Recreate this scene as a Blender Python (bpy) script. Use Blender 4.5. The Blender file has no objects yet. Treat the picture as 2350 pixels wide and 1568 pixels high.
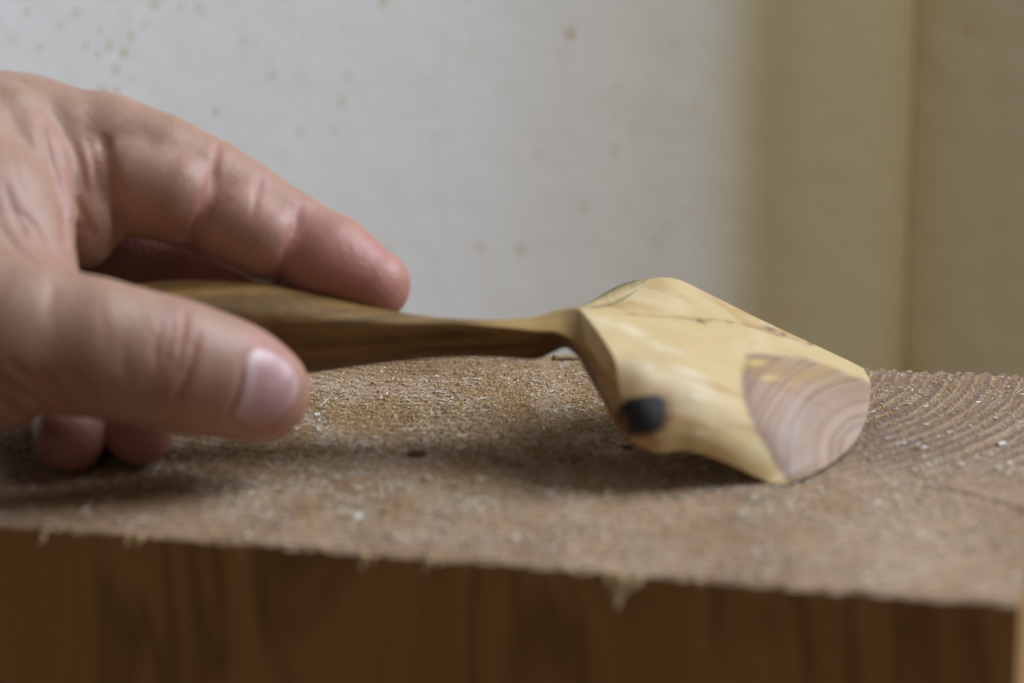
import bpy, math, numpy as np
from mathutils import Vector
rng = np.random.default_rng(7)

# ------------------------------------------------------------------ camera, light, exposure
S = bpy.context.scene
C = S.collection
CAM_H = 0.1375
PITCH = math.radians(13.0)
LENS = 86.0
W0, H0 = 2350.0, 1568.0            # measuring frame of the photograph
FP = LENS / 36.0 * W0
cam_d = bpy.data.cameras.new("camera")
cam = bpy.data.objects.new("camera", cam_d)
C.objects.link(cam)
cam.location = (0, 0, CAM_H)
cam.rotation_euler = (math.pi / 2 - PITCH, 0, 0)
cam_d.lens = LENS
cam_d.sensor_width = 36.0
cam_d.clip_start = 0.02
cam_d.clip_end = 50
cam_d.dof.use_dof = True
cam_d.dof.focus_distance = 0.562
cam_d.dof.aperture_fstop = 8.2
S.camera = cam

world = bpy.data.worlds.new("World")
S.world = world
world.use_nodes = True
bgn = world.node_tree.nodes["Background"]
bgn.inputs[0].default_value = (1.0, 0.84, 0.64, 1)
bgn.inputs[1].default_value = 0.142

def area(name, loc, target, sx, sy, power, col):
    l = bpy.data.lights.new(name, 'AREA')
    l.shape = 'RECTANGLE'; l.size = sx; l.size_y = sy
    l.energy = power; l.color = col
    o = bpy.data.objects.new(name, l); C.objects.link(o)
    o.location = loc
    d = Vector(target) - Vector(loc)
    o.rotation_euler = d.to_track_quat('-Z', 'Y').to_euler()
    return o
area("window_light", (0.95, 0.78, 1.0), (0.0, 0.54, 0.0), 1.05, 0.95, 31.5, (0.815, 0.88, 0.955))

S.view_settings.view_transform = 'Standard'
S.view_settings.look = 'None'
S.view_settings.exposure = 0.0
S.view_settings.gamma = 1.0

# ------------------------------------------------------------------ measuring helpers
cp, sp = math.cos(PITCH), math.sin(PITCH)
def P(px, py, Y):
    """world point seen at (px,py) of the measuring frame, at distance Y from the lens along the floor"""
    u = (px - W0 / 2) / FP; v = (H0 / 2 - py) / FP
    dx, dy, dz = u, cp + v * sp, -sp + v * cp
    t = Y / dy
    return np.array([dx * t, Y, CAM_H + dz * t])
def G(px, py, z=0.0):
    u = (px - W0 / 2) / FP; v = (H0 / 2 - py) / FP
    dx, dy, dz = u, cp + v * sp, -sp + v * cp
    t = (z - CAM_H) / dz
    return np.array([dx * t, dy * t, z])

# ------------------------------------------------------------------ mesh helpers
def np_mesh(name, V, F, mat=None, smooth=True, parent=None, attrs=None):
    V = np.asarray(V, dtype=np.float32); F = np.asarray(F, dtype=np.int32)
    me = bpy.data.meshes.new(name)
    me.vertices.add(len(V)); me.vertices.foreach_set("co", V.ravel())
    n, k = F.shape
    me.loops.add(n * k); me.loops.foreach_set("vertex_index", F.ravel())
    me.polygons.add(n); me.polygons.foreach_set("loop_start", np.arange(0, n * k, k, dtype=np.int32))
    me.update(calc_edges=True)
    me.validate()
    if smooth:
        me.polygons.foreach_set("use_smooth", np.ones(len(me.polygons), dtype=bool))
    if attrs:
        for an, arr in attrs.items():
            arr = np.asarray(arr, dtype=np.float32)
            if arr.ndim == 1:
                a = me.attributes.new(an, 'FLOAT', 'POINT'); a.data.foreach_set("value", arr)
            else:
                if arr.shape[1] == 3: arr = np.hstack([arr, np.ones((len(arr), 1), np.float32)])
                a = me.attributes.new(an, 'FLOAT_COLOR', 'POINT'); a.data.foreach_set("color", arr.ravel())
    if mat: me.materials.append(mat)
    o = bpy.data.objects.new(name, me); C.objects.link(o)
    if parent: o.parent = parent
    return o
def empty(name, loc=(0, 0, 0)):
    o = bpy.data.objects.new(name, None); C.objects.link(o); o.location = loc
    return o
def tag(o, label=None, cat=None, group=None, kind=None):
    if label: o['label'] = label
    if cat: o['category'] = cat
    if group: o['group'] = group
    if kind: o['kind'] = kind
    return o
def adopt(child, parent):
    child.parent = parent
    child.matrix_parent_inverse = parent.matrix_basis.inverted()

def hash2(ix, iy, s):
    n = (ix.astype(np.int64) * 374761393 + iy.astype(np.int64) * 668265263 + s * 1274126177) & 0xffffffff
    n = ((n ^ (n >> 13)) * 1274126177) & 0xffffffff
    return ((n ^ (n >> 16)) & 0xffff) / 65535.0
def vnoise(x, y, s=0):
    ix = np.floor(x); iy = np.floor(y); fx = x - ix; fy = y - iy
    fx = fx * fx * (3 - 2 * fx); fy = fy * fy * (3 - 2 * fy)
    a = hash2(ix, iy, s); b = hash2(ix + 1, iy, s); c = hash2(ix, iy + 1, s); d = hash2(ix + 1, iy + 1, s)
    return (a * (1 - fx) + b * fx) * (1 - fy) + (c * (1 - fx) + d * fx) * fy
def fbm(x, y, s=0, o=4):
    r = 0; a = 0.5; t = 0
    for i in range(o):
        r = r + a * vnoise(x * 2 ** i, y * 2 ** i, s + i * 17); t += a; a *= 0.5
    return r / t
def sst(a, b, x):
    t = np.clip((x - a) / (b - a), 0, 1); return t * t * (3 - 2 * t)
def catmull(pts, n):
    """n samples along a Catmull-Rom curve through pts (arc-length spaced)"""
    pts = np.asarray(pts, dtype=float)
    p = np.vstack([2 * pts[0] - pts[1], pts, 2 * pts[-1] - pts[-2]])
    out = []
    for i in range(1, len(p) - 2):
        t = np.linspace(0, 1, 24, endpoint=False)[:, None]
        a, b, c, d = p[i - 1], p[i], p[i + 1], p[i + 2]
        out.append(0.5 * (2 * b + (c - a) * t + (2 * a - 5 * b + 4 * c - d) * t ** 2 + (-a + 3 * b - 3 * c + d) * t ** 3))
    out = np.vstack(out + [pts[-1][None]])
    L = np.r_[0, np.cumsum(np.linalg.norm(np.diff(out, axis=0), axis=1))]
    q = np.linspace(0, L[-1], n)
    return np.stack([np.interp(q, L, out[:, k]) for k in range(out.shape[1])], 1)

# ------------------------------------------------------------------ material helpers
class NT:
    def __init__(s, name):
        s.m = bpy.data.materials.new(name); s.m.use_nodes = True
        s.t = s.m.node_tree; s.n = s.t.nodes; s.b = s.n["Principled BSDF"]
    def node(s, typ, **kw):
        n = s.n.new(typ)
        for k, v in kw.items(): setattr(n, k, v)
        return n
    def link(s, a, b): s.t.links.new(a, b)
    def coord(s, scale=(1, 1, 1)):
        c = s.node('ShaderNodeTexCoord'); m = s.node('ShaderNodeMapping'); m.inputs['Scale'].default_value = scale
        s.link(c.outputs['Object'], m.inputs['Vector']); return m.outputs['Vector']
    def noise(s, vec, scale, detail=4, rough=0.55, dist=0.0):
        n = s.node('ShaderNodeTexNoise'); n.inputs['Scale'].default_value = scale
        n.inputs['Detail'].default_value = detail; n.inputs['Roughness'].default_value = rough
        n.inputs['Distortion'].default_value = dist
        s.link(vec, n.inputs['Vector']); return n.outputs['Fac']
    def ramp(s, fac, stops):
        r = s.node('ShaderNodeValToRGB'); e = r.color_ramp.elements
        while len(e) < len(stops): e.new(0.5)
        for i, (p, c) in enumerate(stops):
            e[i].position = p; e[i].color = (*c, 1) if len(c) == 3 else c
        s.link(fac, r.inputs['Fac']); return r.outputs['Color']
    def mix(s, fac, a, b, mode='MIX'):
        m = s.node('ShaderNodeMix', data_type='RGBA', blend_type=mode)
        for v, sock in ((fac, m.inputs[0]), (a, m.inputs[6]), (b, m.inputs[7])):
            if isinstance(v, (int, float)): sock.default_value = v
            elif isinstance(v, tuple): sock.default_value = (*v, 1) if len(v) == 3 else v
            else: s.link(v, sock)
        return m.outputs[2]
    def math(s, op, a, b=0.0, clamp=False):
        m = s.node('ShaderNodeMath', operation=op); m.use_clamp = clamp
        for v, sock in ((a, m.inputs[0]), (b, m.inputs[1])):
            if isinstance(v, (int, float)): sock.default_value = v
            else: s.link(v, sock)
        return m.outputs[0]
    def bump(s, h, strength, dist, prev=None):
        b = s.node('ShaderNodeBump'); b.inputs['Strength'].default_value = strength; b.inputs['Distance'].default_value = dist
        s.link(h, b.inputs['Height'])
        if prev is not None: s.link(prev, b.inputs['Normal'])
        return b.outputs['Normal']
    def attr(s, name, out='Color'):
        a = s.node('ShaderNodeAttribute'); a.attribute_name = name; return a.outputs[out]
    def set(s, color=None, rough=None, normal=None, spec=None):
        for v, k in ((color, 'Base Color'), (rough, 'Roughness'), (normal, 'Normal'), (spec, 'Specular IOR Level')):
            if v is None: continue
            if isinstance(v, (int, float)): s.b.inputs[k].default_value = v
            elif isinstance(v, tuple): s.b.inputs[k].default_value = (*v, 1)
            else: s.link(v, s.b.inputs[k])
        return s.m

# ------------------------------------------------------------------ walls
def wall_mat(name, base):
    m = NT(name); v = m.coord()
    n1 = m.noise(v, 9.0, 4); n2 = m.noise(v, 70.0, 3)
    col = m.mix(m.math('MULTIPLY', n1, 0.6), base, tuple(c * k for c, k in zip(base, (0.84, 0.86, 0.86))))
    col = m.mix(m.attr("shade_tone", 'Fac'), col, (0.52, 0.445, 0.26))  # ochre shade of the recess and return, painted into the plaster colour
    col = m.mix(m.attr("dirt_and_shade", 'Fac'), col, (0.46, 0.33, 0.15))  # real specks, plus the shade of the corner painted as a dark line
    return m.set(col, 0.85, m.bump(n2, 0.15, 0.003), 0.2)
plaster = wall_mat("speckled_plaster", (0.79, 0.805, 0.825))
plaster_b = wall_mat("shaded_plaster", (0.56, 0.49, 0.335))  # unused plaster copy with the recess shade put into its colour
SPOTS = [(1310,78,.9),(880,5,.6),(900,-20,.5),(625,175,.45),(800,175,.3),(785,232,.35),(495,258,.5),(690,305,.25),(765,300,.3),(1415,205,.45),
 (1597,252,.6),(1540,100,.4),(1410,280,.4),(1455,305,.42),(1410,345,.5),(1232,357,.5),(1340,475,.5),(1578,490,.28),(1100,567,.45),(1195,573,.6),
 (890,573,.45),(1535,525,.4),(1503,557,.35),(1385,405,.25),(1080,120,.25),(990,180,.25),(235,210,.5),(266,210,.5),(250,105,.4),(285,122,.4),
 (195,105,.35),(225,125,.35),(230,70,.35),(175,30,.3),(355,10,.4),(415,15,.35),(455,20,.3),(300,85,.35),(2225,68,1.0),(2295,815,.4),(560,95,.2),
 (140,60,.3),(60,30,.3),(90,110,.25),(330,60,.25),(30,90,.25),(265,160,.35),(300,180,.25),(1640,180,.2),(1580,60,.2),(700,80,.18),(1000,330,.18),(850,420,.15)]
def wall_slab(name, path, mat, z0=-0.9, z1=1.3, th=0.05, corner_shade=None, shade_tone=None):
    """wall whose visible face follows a plan path, thickness behind; the face is a grid so that specks and corner shade can be laid on it"""
    path = np.array(path); L = np.linalg.norm(np.diff(path, axis=0), axis=1).sum()
    pts = catmull(path, int(L / 0.0009) + 2) if len(path) > 2 else path[0] + (path[-1] - path[0]) * np.linspace(0, 1, int(L / .0009) + 2)[:, None]
    zz = np.r_[z0, np.arange(-0.12, 0.12, 0.0009), z1]
    Xg = np.tile(pts[:, 0], (len(zz), 1)); Yg = np.tile(pts[:, 1], (len(zz), 1)); Zg = np.tile(zz[:, None], (1, len(pts)))
    V = np.stack([Xg, Yg, Zg], -1).reshape(-1, 3)
    dirt_and_shade = np.zeros(len(V))
    ang = pts[:, 0] / pts[:, 1]
    for (px, py, s_) in SPOTS:
        dr = P(px, py, 1.0) - np.array([0, 0, CAM_H])
        if not (ang.min() < dr[0] < ang.max()): continue
        t = np.interp(dr[0], ang, pts[:, 1]); p = dr * t + np.array([0, 0, CAM_H])
        q = np.hypot(np.linalg.norm(V[:, :2] - p[:2], axis=1), V[:, 2] - p[2]) / (0.0017 * (.75 + .5 * ((px * 7 + py) % 10) / 10))
        dirt_and_shade = np.maximum(dirt_and_shade, .95 * s_ * (1 - sst(.6, 1.25, q)))
    ax = V[:, 0] * 1000; az = V[:, 2] * 1000
    dirt_and_shade = np.maximum(dirt_and_shade, .05 * sst(.66, .74, vnoise(ax / 3.5 + V[:, 1] * 200, az / 3.5, 55)))
    if corner_shade: dirt_and_shade = np.maximum(dirt_and_shade, corner_shade(Xg.reshape(-1), V[:, 2]))  # painted dark line for the shade in the wall corner
    tn = shade_tone(V[:, 0], V[:, 2]) if shade_tone else np.zeros(len(V))
    m_, k_ = Xg.shape; idx = np.arange(m_ * k_).reshape(m_, k_)
    F = np.stack([idx[:-1, :-1], idx[:-1, 1:], idx[1:, 1:], idx[1:, :-1]], -1).reshape(-1, 4)
    o_ = len(V); a = path[0]; b = path[-1]; d = (b - a) / np.linalg.norm(b - a); n = np.array([-d[1], d[0]]) * (th + .02)
    V = np.vstack([V, [(*(a + n), z0), (*(b + n), z0), (*(b + n), z1), (*(a + n), z1)]]); dirt_and_shade = np.r_[dirt_and_shade, np.zeros(4)]; tn = np.r_[tn, np.zeros(4)]
    c0, c1, c2, c3 = idx[0, 0], idx[0, -1], idx[-1, -1], idx[-1, 0]
    F = np.vstack([F, [(c1, o_ + 1, o_ + 2, c2), (o_ + 1, o_, o_ + 3, o_ + 2), (o_, c0, c3, o_ + 3), (c0, o_, o_ + 1, c1), (c3, c2, o_ + 2, o_ + 3)]])
    o = np_mesh(name, V, F, mat, smooth=False, attrs={"dirt_and_shade": dirt_and_shade, "shade_tone": tn}); o['kind'] = 'structure'
    o.data.polygons.foreach_set("use_smooth", np.r_[np.ones(len(F) - 5, bool), np.zeros(5, bool)])
    return o
def plan(px, Y): return P(px, 500, Y)[:2]
wC = plan(2086, 0.8305); wC2 = plan(2088, 0.8303)
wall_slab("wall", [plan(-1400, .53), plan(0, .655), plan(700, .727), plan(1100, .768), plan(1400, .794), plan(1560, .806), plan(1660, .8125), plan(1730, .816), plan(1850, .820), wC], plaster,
          corner_shade=lambda x, z: (.48 + .3 * vnoise(z * 30, z * 0, 5)) * np.exp(-((wC[0] - x) / .007) ** 2),
          shade_tone=lambda x, z: (.04 + .04) * sst(plan(300, .68)[0], plan(1000, .755)[0], x) + .32 * sst(plan(900, .745)[0], plan(1640, .81)[0], x) + .60 * sst(plan(1570, .81)[0], plan(1780, .817)[0], x))  # painted shade grows towards the corner
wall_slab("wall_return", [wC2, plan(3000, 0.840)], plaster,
          corner_shade=lambda x, z: (.48 + .3 * vnoise(z * 30, z * 0, 5)) * np.exp(-((wC2[0] - x) / .007) ** 2), shade_tone=lambda x, z: 1 - .08 * sst(wC2[0], wC2[0] + .03, x))

# ------------------------------------------------------------------ wooden block
RC = np.array([-0.020, 0.592])                      # pith of the growth rings
FL, FR = G(0, 1203)[:2], G(2341, 1386)[:2]
BL, BR = G(1300, 817)[:2], G(2350, 861)[:2]
fd = (FR - FL) / np.linalg.norm(FR - FL); bd = (BR - BL) / np.linalg.norm(BR - BL)
ed = np.array([-fd[1], fd[0]])                      # end edge direction, square to the front
def isect(p, d, q, e):
    t = np.linalg.solve(np.array([d, -e]).T, q - p); return p + d * t[0]
cFR = FR; cBR = isect(FR, ed, BL, bd)
cFL = FR - fd * 0.46; cBL = cBR - bd * 0.47
BZ = -0.14
CRK = np.array([G(2120, 1118)[:2], G(2184, 1124)[:2], G(2240, 1136)[:2], G(2300, 1156)[:2], G(2370, 1180)[:2]])
def top_height(x, y):
    r = np.hypot(x - RC[0], (y - RC[1])) + 0.004 * (fbm(x * 22, y * 22, 5) - .5) + 0.0012 * (fbm(x * 90, y * 60, 8) - .5)
    ph = ((r + .0016 * (vnoise(r * 260, r * 0, 91) - .5)) / 0.0036) % 1.0
    ridge = np.where(ph < 0.72, ph / 0.72, (1 - ph) / 0.28)
    amt = 0.25 + 0.75 * sst(0.03, 0.075, x) * sst(0.455, 0.50, y)
    h = 0.0011 * (ridge - 0.5) * amt
    h = h + 0.0007 * (fbm(x * 70, y * 70, 21) - .5) + 0.0004 * (fbm(x * 420, y * 260, 31, 3) - .5)
    dust = 1 - sst(0.0, 0.07, np.abs(x + 0.005) * 0.8)
    h = h + dust * 0.0007 * (fbm(x * 900, y * 800, 41, 2) - .5)
    CR = CRK
    dc = np.full(np.shape(x), 1.0)
    for i in range(len(CR) - 1):
        a, b = CR[i], CR[i + 1]; d = b - a; t = np.clip(((x - a[0]) * d[0] + (y - a[1]) * d[1]) / (d @ d), 0, 1)
        dc = np.minimum(dc, np.hypot(x - a[0] - t * d[0], y - a[1] - t * d[1]))
    cr = np.exp(-(dc / .0009) ** 2)
    return h - .0007 * cr, np.where(cr > .45, .70, ph), np.maximum(amt, cr * .7)
def block_top():
    n, m = 900, 430
    u = np.linspace(0, 1, n)[None, :]; v = np.linspace(0, 1, m)[:, None]
    # denser on the part in front of the lens
    u = 0.30 + 0.70 * u ** 0.9 if False else u
    X = ((cFL[0] * (1 - u) + cFR[0] * u) * (1 - v) + (cBL[0] * (1 - u) + cBR[0] * u) * v)
    Y = ((cFL[1] * (1 - u) + cFR[1] * u) * (1 - v) + (cBL[1] * (1 - u) + cBR[1] * u) * v)
    # ragged front and back edge
    rag = 0.0018 * (fbm(u * 220, u * 0, 3, 4) - .5) + 0.0034 * np.clip(vnoise(u * 130, u * 0 + 4, 9) - .72, 0, 1)
    fw = np.clip(1 - v / 0.02, 0, 1)
    Y = Y - (rag - 0.0002) * fw
    Z, ph, amt = top_height(X, Y)
    edge = np.minimum(v, 1 - v) * 0.15
    Z = Z - 0.0006 * np.exp(-(edge / 0.0006) ** 2)
    V = np.stack([X, Y, Z], -1).reshape(-1, 3)
    idx = np.arange(n * m).reshape(m, n)
    F = np.stack([idx[:-1, :-1], idx[:-1, 1:], idx[1:, 1:], idx[1:, :-1]], -1).reshape(-1, 4)
    # sides
    loop = np.concatenate([idx[0, :], idx[1:, -1], idx[-1, -2::-1], idx[-2:0:-1, 0]])
    b = V[loop].copy(); b[:, 2] = BZ
    mid = V[loop].copy(); mid[:, 2] = -0.004
    # straight plane of the faces a little below the ragged rim
    k = len(loop); base = len(V)
    # the lower loops keep the straight outline
    Xs = ((cFL[0] * (1 - u) + cFR[0] * u) * (1 - v) + (cBL[0] * (1 - u) + cBR[0] * u) * v).reshape(-1)
    Ys = ((cFL[1] * (1 - u) + cFR[1] * u) * (1 - v) + (cBL[1] * (1 - u) + cBR[1] * u) * v).reshape(-1)
    for q in (b, mid):
        q[:, 0] = Xs[loop]; q[:, 1] = Ys[loop]
    V = np.vstack([V, mid, b])
    i = np.arange(k); j = (i + 1) % k
    S1 = np.stack([loop[i], base + i, base + j, loop[j]], -1)
    S2 = np.stack([base + i, base + k + i, base + k + j, base + j], -1)
    sel = np.zeros(len(F) + 2 * k, dtype=np.int32); sel[len(F):] = 1
    F = np.vstack([F, S1, S2])
    late = np.zeros(len(V), np.float32); late[:n * m] = (sst(0.55, 0.8, ph) * (1 - sst(0.93, 1.0, ph)) * amt).reshape(-1)
    return V, F, late, sel

def mat_block_top():
    m = NT("weathered_sawn_top"); v = m.coord(); vs = m.coord((1, 2.2, 1))
    late = m.attr("late", 'Fac')
    big = m.noise(v, 34, 6, 0.68); med = m.noise(vs, 260, 5, 0.7); fine = m.noise(v, 1700, 3, 0.7)
    col = m.ramp(big, [(0.34, (0.24, 0.138, 0.075)), (0.50, (0.385, 0.25, 0.158)), (0.66, (0.475, 0.345, 0.245))])
    col = m.mix(m.math('MULTIPLY', late, 1.0, True), col, (0.095, 0.046, 0.022))
    col = m.mix(m.ramp(med, [(0.48, (0, 0, 0)), (0.72, (0.75, 0.75, 0.75))]), col, (0.30, 0.185, 0.085))
    col = m.mix(m.ramp(fine, [(0.55, (0, 0, 0)), (0.74, (0.65, 0.65, 0.65))]), col, (0.50, 0.43, 0.36))
    col = m.mix(m.ramp(fine, [(0.25, (0.6, 0.6, 0.6)), (0.42, (0, 0, 0))]), col, (0.10, 0.058, 0.03))
    nb = m.bump(fine, 0.6, 0.0003, m.bump(med, 0.6, 0.0006))
    return m.set(col, 0.62, nb, 0.35)
def mat_block_side():
    m = NT("sawn_side_grain"); v = m.coord((1, 1, 0.16)); v2 = m.coord((1, 1, 1))
    w = m.noise(v, 42, 3, 0.5, 0.8); w2 = m.noise(v, 520, 4, 0.6); spot = m.noise(v2, 240, 3)
    col = m.ramp(w, [(0.34, (0.38, 0.225, 0.100)), (0.47, (0.43, 0.265, 0.118)), (0.53, (0.26, 0.145, 0.060)), (0.61, (0.41, 0.25, 0.11)), (0.70, (0.30, 0.17, 0.072))])
    col = m.mix(m.math('MULTIPLY', w2, 0.30), col, (0.22, 0.11, 0.04))
    return m.set(col, 0.75, m.bump(w2, 0.5, 0.0006), 0.2)
M_top = mat_block_top(); M_side = mat_block_side()
blk = empty("wood_block", (0.0, 0.50, BZ))
tag(blk, "rough sawn brown wooden block whose dusty top carries the spoon and hand", "wood block")
V, F, late, sel = block_top()
bt = np_mesh("body", V, F, M_top, attrs={"late": late})
bt.data.materials.append(M_side)
if len(bt.data.polygons) == len(sel): bt.data.polygons.foreach_set("material_index", sel)
# crisp arrises
bt.data.update()
import bmesh
bm = bmesh.new(); bm.from_mesh(bt.data)
for e in bm.edges:
    if len(e.link_faces) == 2 and e.link_faces[0].material_index != e.link_faces[1].material_index: e.smooth = False
bm.to_mesh(bt.data); bm.free()
adopt(bt, blk)

# splinters torn up along the front arris
M_split = NT("raw_splinter"); _v = M_split.coord((1, 1, .2))
M_split.set(M_split.ramp(M_split.noise(_v, 900, 3), [(0.35, (0.36, 0.23, 0.11)), (0.65, (0.50, 0.34, 0.18))]), 0.7)
def splinter(px, py, w, h, lean):
    sl = G(px, py); sx = ((sl[:2] - FL) @ fd); p = np.array([*(FL + fd * sx), 0.0002]); d3 = np.array([fd[0], fd[1], 0]); n3 = np.array([fd[1], -fd[0], 0])   # n3 points to the lens
    V = []; F = []
    rows = 7
    for i in range(rows):
        t = i / (rows - 1)
        wid = w * (1 - t) ** 1.15 * (1 + 0.25 * math.sin(7 * t + px)) + 0.00012
        cen = p + d3 * (lean * t + 0.0002 * math.sin(9 * t + px)) - np.array([0, 0, h * t]) + n3 * (0.0006 + 0.9 * h * t)
        th = 0.0007 * (1 - t) + 0.00015
        V += [cen - d3 * wid / 2, cen + n3 * th * 0.8, cen + d3 * wid / 2, cen - n3 * th]
    for i in range(rows - 1):
        for k in range(4):
            a = i * 4 + k; b = i * 4 + (k + 1) % 4
            F.append((a, a + 4, b + 4, b))
    F += [(0, 1, 2, 3), (4 * rows - 1, 4 * rows - 2, 4 * rows - 3, 4 * rows - 4)]
    o = np_mesh("splinter", V, F, M_split.m, smooth=True); adopt(o, blk)
    return o
for a in ((1432, 1312, .0085, .0058, -.0002), (1466, 1306, .0040, .0046, -.0030), (1392, 1310, .0036, .0028, .0012), (103, 1213, .0030, .0030, .0),
          (318, 1232, .0034, .0022, -.0003), (292, 1230, .002, .0026, 0), (828, 1277, .0030, .0028, .0004), (848, 1282, .0016, .002, 0), (985, 1286, .0028, .0028, -.0008),
          (1008, 1284, .0016, .0016, 0),(745, 1266, .0030, .0009, 0), (1600, 1328, .0042, .0013, .0003)):
    splinter(*a)

# ------------------------------------------------------------------ table under the block
Mt = NT("table_wood"); _v = Mt.coord((0.15, 1, 1))
Mt.set(Mt.ramp(Mt.noise(_v, 60, 4), [(0.3, (0.13, 0.075, 0.04)), (0.7, (0.20, 0.12, 0.065))]), 0.6)
fl = np_mesh("floor", [(-1.5, -0.6, BZ - .001), (1.5, -0.6, BZ - .001), (1.5, 1.6, BZ - .001), (-1.5, 1.6, BZ - .001)], [(0, 1, 2, 3)], Mt.m, smooth=False)
fl['kind'] = 'structure'

# ------------------------------------------------------------------ sawdust
def tri_height(x, y): return top_height(x, y)[0]
def quat_mats(n, flat):
    a = rng.uniform(0, 2 * np.pi, n); b = rng.normal(0, flat, n); c = rng.normal(0, flat, n)
    ca, sa, cb, sb, cc, sc = np.cos(a), np.sin(a), np.cos(b), np.sin(b), np.cos(c), np.sin(c)
    Rz = np.zeros((n, 3, 3)); Rz[:, 0, 0] = ca; Rz[:, 0, 1] = -sa; Rz[:, 1, 0] = sa; Rz[:, 1, 1] = ca; Rz[:, 2, 2] = 1
    Ry = np.zeros((n, 3, 3)); Ry[:, 0, 0] = cb; Ry[:, 0, 2] = sb; Ry[:, 2, 0] = -sb; Ry[:, 2, 2] = cb; Ry[:, 1, 1] = 1
    Rx = np.zeros((n, 3, 3)); Rx[:, 1, 1] = cc; Rx[:, 1, 2] = -sc; Rx[:, 2, 1] = sc; Rx[:, 2, 2] = cc; Rx[:, 0, 0] = 1
    return Rz @ Ry @ Rx
OCT = np.array([(1, 0, 0), (-1, 0, 0), (0, 1, 0), (0, -1, 0), (0, 0, 1), (0, 0, -1)], float)
OCF = np.array([(0, 2, 4), (2, 1, 4), (1, 3, 4), (3, 0, 4), (2, 0, 5), (1, 2, 5), (3, 1, 5), (0, 3, 5)])
def scatter(n, dens):
    out = []
    tot = 0
    while tot < n:
        x = rng.uniform(-0.135, 0.135, n); y = rng.uniform(0.395, 0.60, n)
        # inside the block
        f = (x - FR[0]) * fd[1] - (y - FR[1]) * fd[0]; e = (x - FR[0]) * fd[0] + (y - FR[1]) * fd[1]
        bk = (x - BL[0]) * bd[1] - (y - BL[1]) * bd[0]
        ok = (f < -0.0012) & (e < -0.001) & (bk > 0.001) & (rng.uniform(0, 1, n) < dens(x, y))
        out.append(np.stack([x[ok], y[ok]], 1)); tot += ok.sum()
    return np.vstack(out)[:n]
def dens_c(x, y):
    c = np.exp(-(((x + 0.01) / 0.062) ** 2) - ((y - 0.52) / 0.05) ** 2)
    return np.clip((0.03 + 1.0 * c) * (.2 + .8 * sst(0.34, 0.58, fbm(x * 110, y * 60, 77))) * 1.3, 0, 1)
def dens_f(x, y):
    c = np.exp(-(((x + 0.0) / 0.075) ** 2) - ((y - 0.49) / 0.055) ** 2)
    return np.clip((0.16 + 0.9 * c) * sst(0.42, 0.64, fbm(x * 130, y * 90, 99)) * 1.4, 0, 1)
def flecks(name, n, dens, lo, hi, ls, aspect, cols, lift, flat):
    xy = scatter(n, dens); s = rng.uniform(lo, hi, n) * np.exp(rng.normal(0, 0.25, n))
    R = quat_mats(n, flat)
    sc = np.stack([s * rng.uniform(1, ls, n), s * rng.uniform(0.6, 1.0, n) * aspect, s * rng.uniform(0.5, 0.9, n) * aspect], 1)
    base = OCT[None] * (1 + rng.uniform(-.35, .35, (n, 6, 3))) * sc[:, None, :]
    v = np.einsum('nij,nkj->nki', R, base)
    z = tri_height(xy[:, 0], xy[:, 1]) + sc[:, 2] * lift
    v = v + np.stack([xy[:, 0], xy[:, 1], z], 1)[:, None, :]
    F = (OCF[None] + np.arange(n)[:, None, None] * 6).reshape(-1, 3)
    ci = rng.choice(len(cols), n); c = np.array(cols)[ci] * rng.uniform(0.7, 1.2, (n, 1))
    col = np.repeat(c, 6, axis=0)
    o = np_mesh(name, v.reshape(-1, 3), F, M_dust, smooth=False, attrs={"tint": col})
    return o
_d = NT("sawdust"); M_dust = _d.set(_d.attr("tint"), 0.8, None, 0.2)
o = flecks("sawdust", 88000, dens_c, .00007, .00021, 2.2, 0.9,
           [(.50, .32, .13), (.56, .37, .15), (.43, .26, .10), (.60, .44, .21), (.30, .16, .08), (.66, .56, .40), (.48, .32, .16)], 0.5, 0.5)
tag(o, "fine yellow brown sawdust spread over the block between thumb and spoon", "sawdust", kind='stuff')
o = flecks("wood_fibres", 19000, dens_f, .00014, .00034, 5.0, 0.42,
           [(.72, .66, .56), (.80, .76, .70), (.66, .55, .38), (.74, .66, .55)], 0.9, 0.22)
tag(o, "pale wood fibres and flakes strewn over the block top", "wood fibres", kind='stuff')

dens_n = lambda x, y: np.clip((.15 + sst(.40, .60, fbm(x * 60, y * 60, 123))) * (.35 + .65 * (y < .50)), 0, 1)
o = flecks("wood_flakes", 2400, dens_n, .00022, .00052, 2.6, 0.6, [(.74, .70, .62), (.82, .80, .76), (.70, .62, .48), (.60, .48, .32)], 0.7, 0.25)
tag(o, "coarser whitish wood flakes scattered towards the edges of the block", "wood flakes", kind='stuff')
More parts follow.
